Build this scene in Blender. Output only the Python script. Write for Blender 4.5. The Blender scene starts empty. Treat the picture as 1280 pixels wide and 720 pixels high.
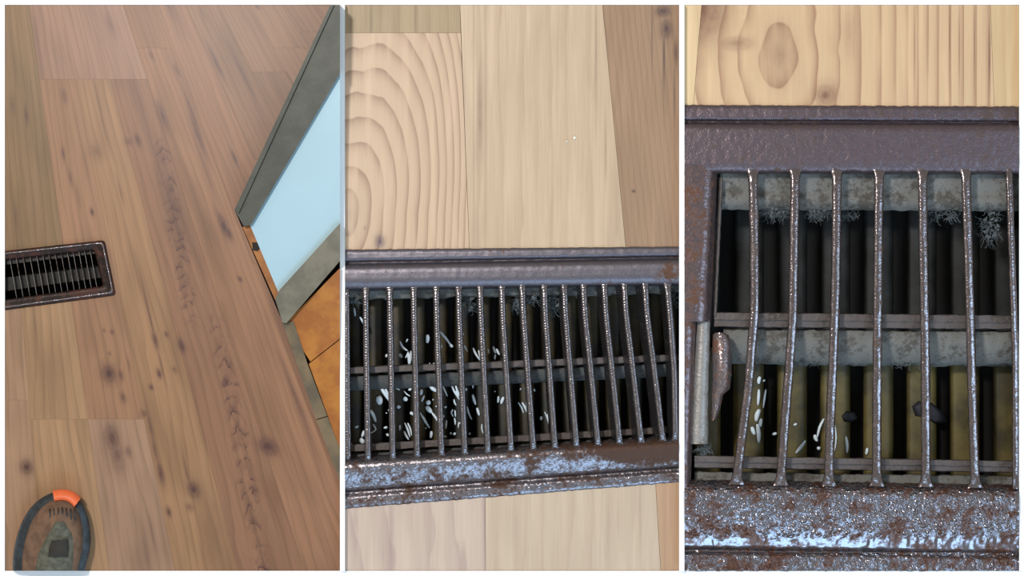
import bpy, bmesh, math, random
from mathutils import Vector, noise
random.seed(7)
# ------------------------------------------------------------------ camera
H = 2.0                      # camera height above the floors (m); 1 mm of floor = 1 px
S = 0.001
scn = bpy.context.scene
COL = scn.collection
cam_d = bpy.data.cameras.new('camera'); cam_d.sensor_width = 36; cam_d.lens = 2000/1280*36
cam_d.clip_start = 0.05
cam = bpy.data.objects.new('camera', cam_d); cam.location = (0, 0, H); COL.objects.link(cam)
scn.camera = cam
# ------------------------------------------------------------------ light
world = bpy.data.worlds.new('room_light'); scn.world = world; world.use_nodes = True
bg = world.node_tree.nodes['Background']; bg.inputs[0].default_value = (1.0, 0.93, 0.81, 1); bg.inputs[1].default_value = 0.42

def window_or_added_light(name, loc, target, sx, sy, power, color):
    d = bpy.data.lights.new(name, 'AREA'); d.shape = 'RECTANGLE'; d.size = sx; d.size_y = sy
    d.energy = power; d.color = color
    o = bpy.data.objects.new(name, d); o.location = loc
    o.rotation_euler = (Vector(target)-Vector(loc)).to_track_quat('-Z', 'Y').to_euler(); COL.objects.link(o)
window_or_added_light('window_daylight', (0.30, -1.95, 1.6), (0.2, -0.2, 0), 1.7, 1.0, 29, (0.44, 0.71, 1.0))
window_or_added_light('side_window_daylight', (2.1, -0.25, 1.9), (0.3, -.1, 0), 0.45, 1.3, 17, (0.46, 0.72, 1.0))
window_or_added_light('added_overhead_light', (-0.80, 0.80, 2.4), (0.3, 0, 0), 0.25, 0.25, 42, (1.0, 0.955, 0.91))  # small overhead light added to cast the bar shadows and sparkle
vs = scn.view_settings; vs.view_transform = 'Standard'; vs.look = 'None'; vs.gamma = 1; vs.exposure = 0.12
scn.display_settings.display_device = 'sRGB'
try: vs.use_curve_mapping = False
except Exception: pass

# ------------------------------------------------------------------ helpers
def P(x, y, z=0.0):
    k = (H-z)/H
    return Vector(((x-640)*S*k, (360-y)*S*k, z))
def lin(c, k=1.0):
    def f(v):
        v /= 255
        return v/12.92 if v < .04045 else ((v+.055)/1.055)**2.4
    return tuple(min(0.95, f(v)*k) for v in c[:3])+(1,)

class V:                                   # tiny expression builder for shader maths
    nt = None
    def __init__(s, k): s.k = k
    @staticmethod
    def op(o, *a):
        n = V.nt.nodes.new('ShaderNodeMath'); n.operation = o
        for i, q in enumerate(a):
            if isinstance(q, V): V.nt.links.new(q.k, n.inputs[i])
            else: n.inputs[i].default_value = q
        return V(n.outputs[0])
    def __add__(s, o): return V.op('ADD', s, o)
    __radd__ = __add__
    def __sub__(s, o): return V.op('SUBTRACT', s, o)
    def __rsub__(s, o): return V.op('SUBTRACT', o, s)
    def __mul__(s, o): return V.op('MULTIPLY', s, o)
    __rmul__ = __mul__
    def __truediv__(s, o): return V.op('DIVIDE', s, o)
    def __pow__(s, o): return V.op('POWER', s, o)
def vexp(a): return V.op('EXPONENT', a)
def vfrac(a): return V.op('FRACT', a)
def vabs(a): return V.op('ABSOLUTE', a)
def vmax(a, b): return V.op('MAXIMUM', a, b)
def vmin(a, b): return V.op('MINIMUM', a, b)
def vsqrt(a): return V.op('SQRT', a)
def clamp(a): return vmin(vmax(a, 0.0), 1.0)
def sstep(a, lo, hi):
    n = V.nt.nodes.new('ShaderNodeMapRange'); n.interpolation_type = 'SMOOTHSTEP'
    V.nt.links.new(a.k, n.inputs[0]); n.inputs[1].default_value = lo; n.inputs[2].default_value = hi
    return V(n.outputs[0])
def mixc(f, a, b):
    n = V.nt.nodes.new('ShaderNodeMix'); n.data_type = 'RGBA'
    if isinstance(f, V): V.nt.links.new(f.k, n.inputs[0])
    else: n.inputs[0].default_value = f
    for i, q in ((6, a), (7, b)):
        if isinstance(q, V): V.nt.links.new(q.k, n.inputs[i])
        else: n.inputs[i].default_value = q
    return V(n.outputs[2])
def vec(x, y, z=0.0):
    n = V.nt.nodes.new('ShaderNodeCombineXYZ')
    for i, q in enumerate((x, y, z)):
        if isinstance(q, V): V.nt.links.new(q.k, n.inputs[i])
        else: n.inputs[i].default_value = q
    return V(n.outputs[0])
def noi(v, scale=1.0, detail=2.0, rough=.5):
    n = V.nt.nodes.new('ShaderNodeTexNoise'); V.nt.links.new(v.k, n.inputs['Vector'])
    n.inputs['Scale'].default_value = scale; n.inputs['Detail'].default_value = detail
    n.inputs['Roughness'].default_value = rough
    return V(n.outputs['Fac'])
def voro(v, scale=1.0):
    n = V.nt.nodes.new('ShaderNodeTexVoronoi'); V.nt.links.new(v.k, n.inputs['Vector'])
    n.inputs['Scale'].default_value = scale
    return V(n.outputs['Distance'])
def new_mat(name):
    m = bpy.data.materials.new(name); m.use_nodes = True; V.nt = m.node_tree
    b = m.node_tree.nodes['Principled BSDF']
    tc = m.node_tree.nodes.new('ShaderNodeTexCoord')
    sp = m.node_tree.nodes.new('ShaderNodeSeparateXYZ'); m.node_tree.links.new(tc.outputs['Object'], sp.inputs[0])
    X = V(sp.outputs[0])*1000.0; Y = V(sp.outputs[1])*1000.0; Z = V(sp.outputs[2])*1000.0   # millimetres
    return m, b, X, Y, Z
def link(a, b): V.nt.links.new(a.k, b)
def bump(b, h, strength=.5, dist=.001):
    n = V.nt.nodes.new('ShaderNodeBump'); n.inputs['Strength'].default_value = strength
    n.inputs['Distance'].default_value = dist; link(h, n.inputs['Height'])
    V.nt.links.new(n.outputs[0], b.inputs['Normal'])

def simple(name, c, rough=.6, metal=0.0, var=.12, scale=.08, bmp=.0, bscale=.4, c2=None, k=1.0, spec=.5):
    m, b, X, Y, Z = new_mat(name)
    v = vec(X, Y, Z); f = noi(v, scale, 4, .6)
    a = lin(c, k); c2 = lin(c2, k) if c2 else tuple(q*(1-var*2) for q in a[:3])+(1,)
    link(mixc(sstep(f, .35, .65), a, c2), b.inputs['Base Color'])
    b.inputs['Roughness'].default_value = rough; b.inputs['Metallic'].default_value = metal
    b.inputs['Specular IOR Level'].default_value = spec
    if bmp: bump(b, noi(v, bscale, 4, .65), bmp)
    return m

WK = 0.91   # wood colour to albedo
def wood(name, base, dark, field=None, fan=False, freq=.12, wig=.5, contrast=.5, sharp=4.0,
         spots=(), streak=.25, seed=0.0, knotc=(95, 72, 72), chev=None, rough=.42, blotch=.12):
    """x, y are floor millimetres (y down); field(x, y) gives the growth ring coordinate"""
    m, b, X, Y, Z = new_mat(name)
    x = X+640.0; y = 360.0-Y
    if fan: u = (x+57.0)*950.0/(y+650.0)-57.0
    else: u = x
    sv = vec(u*.03, y*.0035, seed)
    n1 = noi(sv, 1.0, 3, .5)
    fine = noi(vec(u*.45, y*.012, seed+3), 1.0, 3, .6)
    mid = noi(vec(u*.09, y*.006, seed+9), 1.0, 2, .5)
    F = (field(x, y) if field else u*freq)+(n1-.5)*(wig*2)
    # rings swerve round the knots
    for (kx, ky, rx, ry, st) in spots:
        pass
    r = vfrac(F)
    ring = (r**sharp)*(1.0-sstep(r, .93, 1.0))
    amt = clamp(ring*contrast*(.35+mid*1.3))
    base_l, dark_l = lin(base, WK), lin(dark, WK)
    c = mixc(amt, base_l, dark_l)
    c = mixc(clamp((fine-.42)*streak*4.0), c, dark_l)
    bl = noi(vec(u*.02, y*.006, seed+20), 1.0, 2, .5)
    c = mixc(clamp((bl-.45)*blotch*6.0), c, tuple(q*.72 for q in dark_l[:3])+(1,))
    hi = tuple(min(.95, q*1.22) for q in base_l[:3])+(1,)
    c = mixc(clamp((.5-mid)*1.6), c, hi)
    kd = None
    for (kx, ky, rx, ry, st) in spots:
        ku = (kx+57)*950/(ky+650)-57 if fan else kx
        dx = (u-ku)/rx; dy = (y-ky)/ry
        if kd is None: wob = (noi(vec(x*.12, y*.08, seed), 1.0, 3, .6)-.5)*1.6
        r2 = (dx*dx+dy*dy)*(1.0+wob*.8)
        g = vexp(r2*-.9+wob*.6)*st
        if rx > 5: g = g*(V.op('SINE', vsqrt(r2)*9.0+wob*2.0)*.09+.93)
        kd = g if kd is None else vmax(kd, g)
    if kd is not None:
        c = mixc(clamp(kd*1.05), c, lin(knotc, WK))
    for (xa, ya, xb, yb, w, per, st) in (chev or ()):
        t = (y-ya)/(yb-ya); xc = t*(xb-xa)+xa
        d = vabs(x-xc+(noi(vec(x*.05, y*.04, 5.0), 1.0, 2, .5)-.5)*22.0)
        ph = vfrac(y/per-d/w*.55+(noi(vec(x*.06, y*.03, 1.0), 1.0, 3, .6))*2.4)
        pat = sstep(noi(vec(x*.09, y*.04, 8.0), 1.0, 3, .6), .38, .6)
        inside = (1.0-sstep(d, w*.3, w*1.2))*sstep(y, ya-20, ya+20)*(1.0-sstep(y, yb-20, yb+20))
        c = mixc(clamp((ph**3.5)*inside*pat*st+inside*pat*st*.22), c, lin(knotc, WK))
    link(c, b.inputs['Base Color'])
    b.inputs['Roughness'].default_value = rough
    b.inputs['Specular IOR Level'].default_value = .25
    bump(b, fine, .12, .0004)
    return m

def rusty(name, paint=(72, 66, 72), rust=(92, 58, 44), amount=.5, rough=.34, metal=.55, pit=0.5, pits=.22, pale=None, seed=0.0, k=1.0, ridges=0.0, pitdist=.0005, gloss_rust=.65, band=None, spots=()):
    m, b, X, Y, Z = new_mat(name)
    v = vec(X, Y, Z+seed*37)
    n1 = noi(v, .035, 5, .62); n2 = noi(v, .16, 4, .65); n3 = noi(v, .55, 3, .6)
    q = n1*.6+n2*.4
    for (sx, sy, rx, ry, st) in spots:
        dx = (X-(sx-640.0))/rx; dy = (Y-(360.0-sy))/ry
        q = q+vexp((dx*dx+dy*dy)*-1.0)*st
    mask = sstep(q, .62-.28*amount, .70-.22*amount)
    c = mixc(mask, lin(paint, k), lin(rust, k))
    c = mixc(sstep(n3, .52, .72)*.45, c, lin((28, 22, 20), k))
    if pale: c = mixc(sstep(n2*.5+n3*.5, .56, .66)*.6, c, lin(pale, k))
    link(c, b.inputs['Base Color'])
    link(mask*(gloss_rust-rough)+rough, b.inputs['Roughness'])
    link(metal*(1.0-mask*.6), b.inputs['Metallic'])
    vo = voro(v, pits)
    h = n3*(.35 if pits > .2 else .12)+(1.0-sstep(vo, .1, .55))*pit*1.2+n2*.9
    if ridges:
        h = h+V.op('SINE', Y*1.9+n2*9.0)*ridges
    if band: h = h*(1.0-sstep(Y, band[0], band[1])*(1.0-sstep(Y, band[2], band[3])))
    bump(b, h, .6, pitdist)
    return m

def mesh_obj(name, verts, faces, mat, parent=None, smooth=False):
    me = bpy.data.meshes.new(name); me.from_pydata([tuple(v) for v in verts], [], faces); me.update()
    if mat: me.materials.append(mat)
    if smooth:
        for p in me.polygons: p.use_smooth = True
    o = bpy.data.objects.new(name, me); COL.objects.link(o)
    if parent: o.parent = parent
    return o
def empty(name, loc=(0, 0, 0)):
    o = bpy.data.objects.new(name, None); COL.objects.link(o); o.location = loc
    o.empty_display_size = .02
    return o
def tag(o, label=None, cat=None, group=None, kind=None):
    for k, v in (('label', label), ('category', cat), ('group', group), ('kind', kind)):
        if v: o[k] = v
    return o
class MB:
    def __init__(s): s.v = []; s.f = []
    def add(s, vs, fs):
        n = len(s.v); s.v += list(vs); s.f += [tuple(i+n for i in f) for f in fs]
    def prism(s, poly, zt, zb):
        """poly in floor px; zt/zb numbers or functions of (x, y)"""
        f1 = zt if callable(zt) else (lambda x, y: zt)
        f2 = zb if callable(zb) else (lambda x, y: zb)
        a = sum(poly[i][0]*poly[(i+1) % len(poly)][1]-poly[(i+1) % len(poly)][0]*poly[i][1] for i in range(len(poly)))
        if a > 0: poly = poly[::-1]
        n = len(poly)
        vs_ = [P(x, y, f1(x, y)) for x, y in poly]+[P(x, y, f2(x, y)) for x, y in poly]
        fs = [tuple(range(n)), tuple(range(2*n-1, n-1, -1))]+[(i, i+n, (i+1) % n+n, (i+1) % n) for i in range(n)]
        s.add(vs_, fs)
    def grid(s, rows, flip=False):
        nc = len(rows[0]); vs_ = [p for r in rows for p in r]; fs = []
        for i in range(len(rows)-1):
            for j in range(nc-1):
                q = (i*nc+j, i*nc+j+1, (i+1)*nc+j+1, (i+1)*nc+j)
                fs.append(q[::-1] if flip else q)
        s.add(vs_, fs)
    def tube(s, pts, r, n=6, flat=1.0):
        """closed tapered tube through world points"""
        rings = []; m = len(pts)
        for i, p in enumerate(pts):
            d = (pts[min(i+1, m-1)]-pts[max(i-1, 0)])
            if d.length < 1e-9: d = Vector((1, 0, 0))
            d.normalize(); up = Vector((0, 0, 1))
            if abs(d.z) > .95: up = Vector((0, 1, 0))
            a = d.cross(up).normalized(); b = a.cross(d)
            rr = r(i/(m-1)) if callable(r) else r
            rings.append([p+a*math.cos(t)*rr+b*math.sin(t)*rr*flat for t in [2*math.pi*k/n for k in range(n)]])
        base = len(s.v); s.v += [q for ring in rings for q in ring]
        for i in range(m-1):
            for k in range(n):
                s.f.append((base+i*n+k, base+i*n+(k+1) % n, base+(i+1)*n+(k+1) % n, base+(i+1)*n+k))
        s.f.append(tuple(base+k for k in range(n))[::-1]); s.f.append(tuple(base+(m-1)*n+k for k in range(n)))
    def build(s, name, mat, parent=None, smooth=False):
        o = mesh_obj(name, s.v, s.f, mat, parent, smooth)
        bm = bmesh.new(); bm.from_mesh(o.data); bmesh.ops.recalc_face_normals(bm, faces=bm.faces); bm.to_mesh(o.data); bm.free()
        if smooth:
            for p in o.data.polygons: p.use_smooth = True
        return o
def jit(p, a, f=.12):
    q = Vector((p.x*1000*f, p.y*1000*f, p.z*1000*f))
    return p+Vector(noise.noise_vector(q))*a

def dense(prof, step):
    out = []
    for a, b_ in zip(prof[:-1], prof[1:]):
        n = max(1, int(abs(b_[0]-a[0])/step))
        out += [tuple(a[k]+(b_[k]-a[k])*i/n for k in range(len(a))) for i in range(n)]
    return out+[prof[-1]]
def rail(mb, x0, x1, prof, n=150, j=.0006, step=4):
    """horizontal rail; prof = (y at x0, y at x1, z mm); a relief sheet with a back"""
    rows = []
    for (ya, yb, z) in dense(prof, step):
        row = []
        for i in range(n+1):
            t = i/n; x = x0+(x1-x0)*t; y = ya+(yb-ya)*t
            p = P(x, y, z*S); q = jit(p, j, .18)
            if i in (0, n): q.x = p.x
            row.append(q)
        rows.append(row)
    mb.grid(rows, True)
    zb = -.012
    back = [[Vector((p.x, p.y, zb)) for p in r] for r in (rows[0], rows[-1])]
    mb.grid([rows[0], back[0]]); mb.grid([rows[-1], back[1]], True)
    mb.grid(back)
def stile(mb, y0, y1, prof, n=60, j=.0006, step=4):
    rows = []
    for (xa, xb, z) in dense(prof, step):
        rows.append([jit(P(xa+(xb-xa)*i/n, y0+(y1-y0)*i/n, z*S), j, .18) for i in range(n+1)])
    mb.grid(rows)
def bar_mesh(pts, w, zt, depth, flare=12, lean=0.0, rounded=.35, n=36, j=.0004, wend=2.1):
    """grille bar through floor px points, width profile flaring at its cast ends; lean shifts the foot sideways (px)"""
    L = [0]
    for a, b_ in zip(pts[:-1], pts[1:]): L.append(L[-1]+math.dist(a, b_))
    def at(d):
        for i in range(len(pts)-1):
            if d <= L[i+1] or i == len(pts)-2:
                t = (d-L[i])/(L[i+1]-L[i]); return (pts[i][0]+(pts[i+1][0]-pts[i][0])*t, pts[i][1]+(pts[i+1][1]-pts[i][1])*t)
    # smooth the polyline a little
    rows = []
    for i in range(n+1):
        s_ = i/n; s_ = s_-.12*math.sin(2*math.pi*s_)/1.2     # denser at the ends
        d = L[-1]*min(max(s_, 0), 1)
        q = [at(min(max(d+k*L[-1]*.03, 0), L[-1])) for k in (-1, 0, 1)]
        x = sum(a[0] for a in q)/3 if 0 < i < n else q[1][0]; y = q[1][1]
        e = min(d, L[-1]-d)/flare
        ww = w*(1+(wend-1)*math.exp(-e*2.2))
        h = ww/2; r = h*rounded
        zz = zt-(.003*math.exp(-e*e*1.5))
        sec = [(-h+lean, zz-depth), (-h+lean*.4, zz-depth*.45), (-h, zz-.0026), (-h*.82, zz-.0009), (-h*.4, zz-.0001), (0, zz), (h*.4, zz-.0001), (h*.82, zz-.0009), (h, zz-.0026), (h+lean*.4, zz-depth*.45), (h+lean, zz-depth)]
        rows.append([jit(P(x+a, y, z), j, .3) for a, z in sec])
    mb = MB(); mb.grid(rows)
    mb.add([r[0] for r in rows]+[r[-1] for r in rows], [(i, i+1, len(rows)+i+1, len(rows)+i) for i in range(len(rows)-1)])
    for r in (rows[0], rows[-1]): mb.add(r, [tuple(range(len(r)))])
    return mb
def lerp(a, b_, t): return a+(b_-a)*t

# ================================================================== STRUCTURE
white = simple('white_paint', (250, 250, 250), .7, var=.0, k=1.0, spec=0.1)
ZT = .0015
def board(name, x0, y0, x1, y1, zt=ZT, zb=-.005):
    mb = MB(); mb.prism([(x0, y0), (x1, y0), (x1, y1), (x0, y1)], zt, zb)
    o = mb.build(name, white); tag(o, kind='structure'); return o
board('trim_1', -100, -100, 1380, 6); board('trim_2', -100, 713.6, 1380, 820)
board('trim_3', -100, 6, 6, 713.6); board('trim_4', 425, 6, 431.2, 713.6, .010)
board('trim_5', 849, 6, 855.5, 713.6, .011); board('trim_6', 1274, 6, 1380, 713.6, .008)
board('trim_7', -100, -100, 1380, 820, -.165, -.175)

for (n_, poly) in (('trim_14', [(-100, -100), (1380, -100), (1380, -96), (-100, -96)]), ('trim_15', [(-100, 816), (1380, 816), (1380, 820), (-100, 820)]), ('trim_16', [(-100, -96), (-96, -96), (-96, 816), (-100, 816)]), ('trim_17', [(1376, -96), (1380, -96), (1380, 816), (1376, 816)])):
    mb = MB(); mb.prism(poly, -.005, -.17); tag(mb.build(n_, white), kind='structure')
# ---- planks
def clip(poly, a, b_, side=1):
    """keep the part of convex poly on the given side of line a-b"""
    out = []; n = len(poly)
    def sd(p): return side*((b_[0]-a[0])*(p[1]-a[1])-(b_[1]-a[1])*(p[0]-a[0]))
    for i in range(n):
        p, q = poly[i], poly[(i+1) % n]; sp, sq = sd(p), sd(q)
        if sp >= 0: out.append(p)
        if (sp > 0 and sq < 0) or (sp < 0 and sq > 0):
            t = sp/(sp-sq); out.append((p[0]+(q[0]-p[0])*t, p[1]+(q[1]-p[1])*t))
    return out
def area(p): return abs(sum(p[i][0]*p[(i+1) % len(p)][1]-p[(i+1) % len(p)][0]*p[i][1] for i in range(len(p))))/2
def inset(poly, d):
    cx = sum(p[0] for p in poly)/len(poly); cy = sum(p[1] for p in poly)/len(poly)
    return [(x+(d if x < cx else -d)*1.0, y+(d if y < cy else -d)*.8) for x, y in poly]
def plank(polys, mat, parent, zt=0.0, th=.008):
    mb = MB()
    for p in polys:
        if len(p) > 2 and area(p) > 1: mb.prism(p, zt, zt-th)
    if not mb.v: return
    return mb.build('plank', mat, parent)

floor1 = tag(empty('floor_left', P(215, 360, -.008)), kind='structure')
floor2 = tag(empty('floor_middle', P(640, 360, -.008)), kind='structure')
floor3 = tag(empty('floor_right', P(1065, 360, -.008)), kind='structure')
for f in (floor1, floor2, floor3): f.location = (0, 0, 0)

SP1 = [(221, 88, 3.5, 7, .6), (189, 69, 4, 5, .6), (137, 30, 9, 12, .35), (270, 78, 5, 18, .7), (305, 95, 4, 34, .6), (318, 130, 3, 30, .35),
 (203, 145, 7, 15, .65), (176, 135, 9, 40, .28), (240, 140, 3.5, 30, .65), (247, 168, 5, 25, .65), (256, 210, 3.5, 35, .45), (172, 175, 5, 6, .7), (161, 177, 7, 4, .45),
 (293, 197, 3.5, 8, .7), (120, 190, 10, 8, .38), (122, 192, 5, 5, .3), (80, 120, 5, 7, .5), (33, 144, 3.5, 9, .6), (15, 132, 6, 10, .35), (79, 192, 3, 7, .6), (88, 222, 3, 9, .5),
 (98, 245, 2.5, 12, .3), (115, 265, 3, 4, .8), (151, 240, 2.5, 14, .4), (123, 125, 2.5, 18, .35), (128, 150, 2, 20, .35),
 (204, 200, 10, 30, .30), (214, 245, 12, 35, .35), (222, 285, 8, 20, .4), (280, 283, 6, 13, .95), (286, 291, 4, 8, .8),
 (136, 467, 9, 9, .9), (151, 469, 3, 5, .75), (154, 497, 3.5, 5, .6), (194, 425, 3.5, 9, .75), (186, 390, 1.6, 35, .6), (178, 355, 1.6, 20, .3), (208, 418, 3, 3, .6), (227, 432, 4, 7, .9),
 (199, 467, 3, 5, .85), (202, 458, 1.6, 16, .45), (189, 484, 3, 3, .7), (218, 462, 3, 3, .5), (300, 349, 3, 3, .75), (33, 584, 7.5, 7.5, .85), (140, 548, 9, 14, .75), (147, 568, 9, 18, .55),
 (160, 565, 4, 6, .55), (181, 517, 5, 4, .55), (188, 535, 3, 22, .5), (193, 560, 3, 18, .5), (201, 592, 3.5, 12, .75), (211, 640, 3, 5, .7), (335, 558, 11, 9, .95), (341, 563, 6, 6, .7),
 (242, 612, 7, 8, .85), (237, 634, 4, 4, .5), (233, 590, 2, 18, .4), (268, 635, 8, 26, .22), (372, 505, 4, 60, .45), (366, 440, 3, 40, .3), (350, 400, 4, 40, .25), (183, 690, 3, 22, .3), (190, 665, 2, 20, .3),
 (212, 10, 6, 8, .4), (252, 15, 4, 8, .35), (321, 8, 5, 3, .6), (20, 270, 3, 12, .35), (44, 405, 1.4, 20, .4), (140, 415, 2.5, 2.5, .6), (130, 413, 2, 2, .5), (137, 442, 2, 2, .5), (161, 455, 1.6, 8, .4)]
US = [-95, -38, 20, 78, 135, 190, 248, 305, 362, 420, 477, 535, 592, 650]
def ux(u, y): return (u+57)*(y+650)/950-57
HOLE = [(3, 322), (124, 310), (135, 361), (3, 379)]
right_line = [(425, -60), (425, 6), (413, 6), (293, 262), (303, 285), (345, 372), (352, 400), (425, 600), (425, 713.6)]
def convex_pieces(quad):
    """cut a plank quad by the frame, the register hole and the wall line"""
    q = clip(quad, (6, 6), (425, 6)); q = clip(q, (6, 0), (6, 700), -1) if q else q
    q = clip(q, (425, 0), (425, 700)) if q else q
    q = clip(q, (0, 713.6), (425, 713.6), -1) if q else q
    if len(q) < 3: return []
    # split into bands by y so the concave wall line clips convexly
    out = []
    ys = [6, 262, 400, 713.6]; ln = [((413, 6), (293, 262)), ((293, 262), (352, 400)), ((352, 400), (425, 590))]
    for (ya, yb), (a, b_) in zip(zip(ys[:-1], ys[1:]), ln):
        p = clip(q, (0, ya), (100, ya)); p = clip(p, (0, yb), (100, yb), -1) if p else p
        p = clip(p, a, b_) if p else p
        if len(p) > 2: out.append(p)
    res = []
    for p in out:
        rem = p
        for a, b_ in ((HOLE[0], HOLE[1]), (HOLE[1], HOLE[2]), (HOLE[2], HOLE[3]), (HOLE[3], HOLE[0])):
            o_ = clip(rem, a, b_, -1)
            if len(o_) > 2 and area(o_) > .5: res.append(o_)
            rem = clip(rem, a, b_)
            if len(rem) < 3: break
    return res
cols1 = {0: (150, 118, 84), 1: (150, 118, 84), 2: (148, 117, 82), 3: (170, 126, 96), 4: (175, 131, 97), 5: (160, 115, 88), 6: (168, 122, 92), 7: (163, 117, 90)}
joints = {0: [560], 1: [350, 500], 2: [350, 524], 3: [99, 524], 4: [99], 5: [99], 6: [60], 7: [330], 8: [200], 9: [90], 10: [60], 11: [40], 12: [30]}
gap = .12
SP1 = [(a, b_, c*.85, d*1.25, min(1, e*1.1)) for a, b_, c, d, e in SP1]
for i in range(len(US)-1):
    ya = 0
    for jn, yb in enumerate(joints.get(i, [])+[720]):
        quad = [(ux(US[i], ya)+gap/2, ya+gap/2), (ux(US[i+1], ya)-gap/2, ya+gap/2), (ux(US[i+1], yb)-gap/2, yb-gap/2), (ux(US[i], yb)+gap/2, yb-gap/2)]
        pcs = convex_pieces(quad)
        if pcs:
            xs = [p[0] for q in pcs for p in q]; yy = [p[1] for q in pcs for p in q]
            sp = [s_ for s_ in SP1 if min(yy)-s_[3]*2 < s_[1] < max(yy)+s_[3]*2 and ux(US[i], s_[1])-s_[2]*1.5 < s_[0] < ux(US[i+1], s_[1])+s_[2]*1.5]
            base = cols1.get(i, (160, 117, 90))
            if yb <= 99 and i in (3, 4, 5): base = (176, 134, 110)
            if ya > 500: base = (178, 138, 112)
            base = tuple(int(c*.955) for c in base)
            dark = tuple(int(c*.78) for c in base)
            chev = None
            if i in (5,): chev = [(203, 175, 238, 400, 13, 12, 1.0), (270, 395, 333, 730, 13, 20, .9)]
            if i == 2 and ya > 300: base = (175, 136, 101)
            if i == 2 and yb < 400: base = (146, 114, 82)  # yellowish strip; shade over its upper part is put into this darker colour
            if i < 2 and ya > 300: base = (172, 134, 104)
            base = tuple(int(c*q) for c, q in zip(base, (.945, .955, .955)))
            dark = tuple(int(c*.76) for c in base)
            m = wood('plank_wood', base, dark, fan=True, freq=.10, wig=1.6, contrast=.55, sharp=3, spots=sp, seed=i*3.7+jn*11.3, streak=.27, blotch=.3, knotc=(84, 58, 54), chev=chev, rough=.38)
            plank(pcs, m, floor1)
        ya = yb
# dark underlay showing in the joints
under = simple('dark_joint_underlay', (60, 45, 35), .9)
for f, r in ((floor1, [(6, 6, 425, 300), (150, 300, 425, 713), (6, 392, 150, 713)]), (floor2, [(431, 6, 849, 300), (431, 640, 849, 713)]), (floor3, [(856, 6, 1274, 128)])):
    mb = MB()
    for x0, y0, x1, y1 in r: mb.prism([(x0, y0), (x1, y0), (x1, y1), (x0, y1)], -.0081, -.010)
    mb.build('underlay', under, f)

# ---- middle floor
def f_cath(x, y):
    dx = x-434.0-vmax(266.0-y, 0.0)*.13; dy = (y-266.0)*.5+ (noi(vec(x*.03, y*.01, 2.0), 1.0, 1, .5)-.5)*10.0
    d = vsqrt(dx*dx+dy*dy)
    return d*.066+sstep(x, 500.0, 620.0)*(x-500.0)*.035
G = .35
def quadp(x0t, x1t, y0, x0b, x1b, y1): return [(x0t+G/2, y0+G/2), (x1t-G/2, y0+G/2), (x1b-G/2, y1-G/2), (x0b+G/2, y1-G/2)]
w = wood('plank_wood', (206, 178, 150), (150, 118, 98), field=f_cath, wig=.25, contrast=.85, sharp=3.2, spots=[(475, 302, 6, 8, .9), (456, 285, 2, 3, .3), (436, 268, 12, 26, .22)], streak=.10, seed=1, knotc=(96, 82, 92), blotch=.05)
plank([quadp(431.2, 576, 41, 431.2, 587, 318)], w, floor2)
w = wood('plank_wood', (172, 150, 118), (130, 106, 82), freq=.05, wig=.6, contrast=.4, spots=[(464, 20, 2, 30, .45), (519, 20, 1.3, 30, .4), (470, 0, 14, 20, .2)], seed=2, streak=.2, knotc=(105, 82, 66))
plank([quadp(431.2, 575, 6, 431.2, 576, 41)], w, floor2)
w = wood('plank_wood', (204, 180, 152), (160, 132, 110), freq=.035, wig=.6, contrast=.35, spots=[(600, 150, 4, 60, .5), (607, 110, 2, 200, .3), (592, 100, 1, 180, .3), (670, 180, 4, 130, .16), (745, 60, 1.3, 80, .45), (757, 190, 1.6, 40, .45), (697, 60, 1.4, 50, .25), (690, 250, 2, 60, .2), (580, 130, 2.5, 40, .3)], seed=5, streak=.22, knotc=(125, 98, 86), blotch=.10)
plank([quadp(575, 753, 6, 587, 783, 318)], w, floor2)
w = wood('plank_wood', (166, 136, 110), (126, 98, 80), field=lambda x, y: (x-(y*.115))*.13, wig=.4, contrast=.4, spots=[(829, 14, 9, 7, .9), (833, 36, 7, 12, .8), (830, 70, 1.3, 40, .75), (843, 120, 1.3, 40, .5), (845, 65, 3, 14, .6), (792, 239, 2.2, 2, .8), (815, 40, 1, 60, .4)], seed=8, streak=.2, knotc=(78, 62, 66))
plank([quadp(753, 849, 6, 783, 849, 318)], w, floor2)
# below the register: the same three boards
w = wood('plank_wood', (202, 182, 164), (165, 138, 132), field=lambda x, y: (x-y*.12)*.022, wig=.9, contrast=.5, sharp=2.5, spots=[(489, 660, 3, 50, .4), (445, 650, 4, 40, .3), (606, 650, 2, 70, .5)], seed=31, streak=.15, knotc=(150, 122, 124), blotch=.05)
def yl(x): return 627-(x-431)*.0775
plank([[(431.3, yl(431)), (606.3, yl(606)), (606.8, 713.4), (431.3, 713.4)]], w, floor2)
w = wood('plank_wood', (200, 180, 156), (175, 148, 128), freq=.035, wig=.7, contrast=.35, spots=[(760, 660, 3, 50, .25), (800, 640, 2, 50, .3), (645, 660, 4, 40, .2)], seed=12, streak=.25, knotc=(150, 122, 108), blotch=.06)
plank([[(606.7, yl(607)), (818.8, yl(819)), (825.8, 713.4), (607.2, 713.4)]], w, floor2)
w = wood('plank_wood', (186, 152, 122), (150, 116, 92), freq=.06, wig=.4, contrast=.35, spots=[], seed=15, streak=.2)
plank([[(819.2, yl(819)), (849, yl(849)), (849, 713.4), (826.2, 713.4)]], w, floor2)

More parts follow.
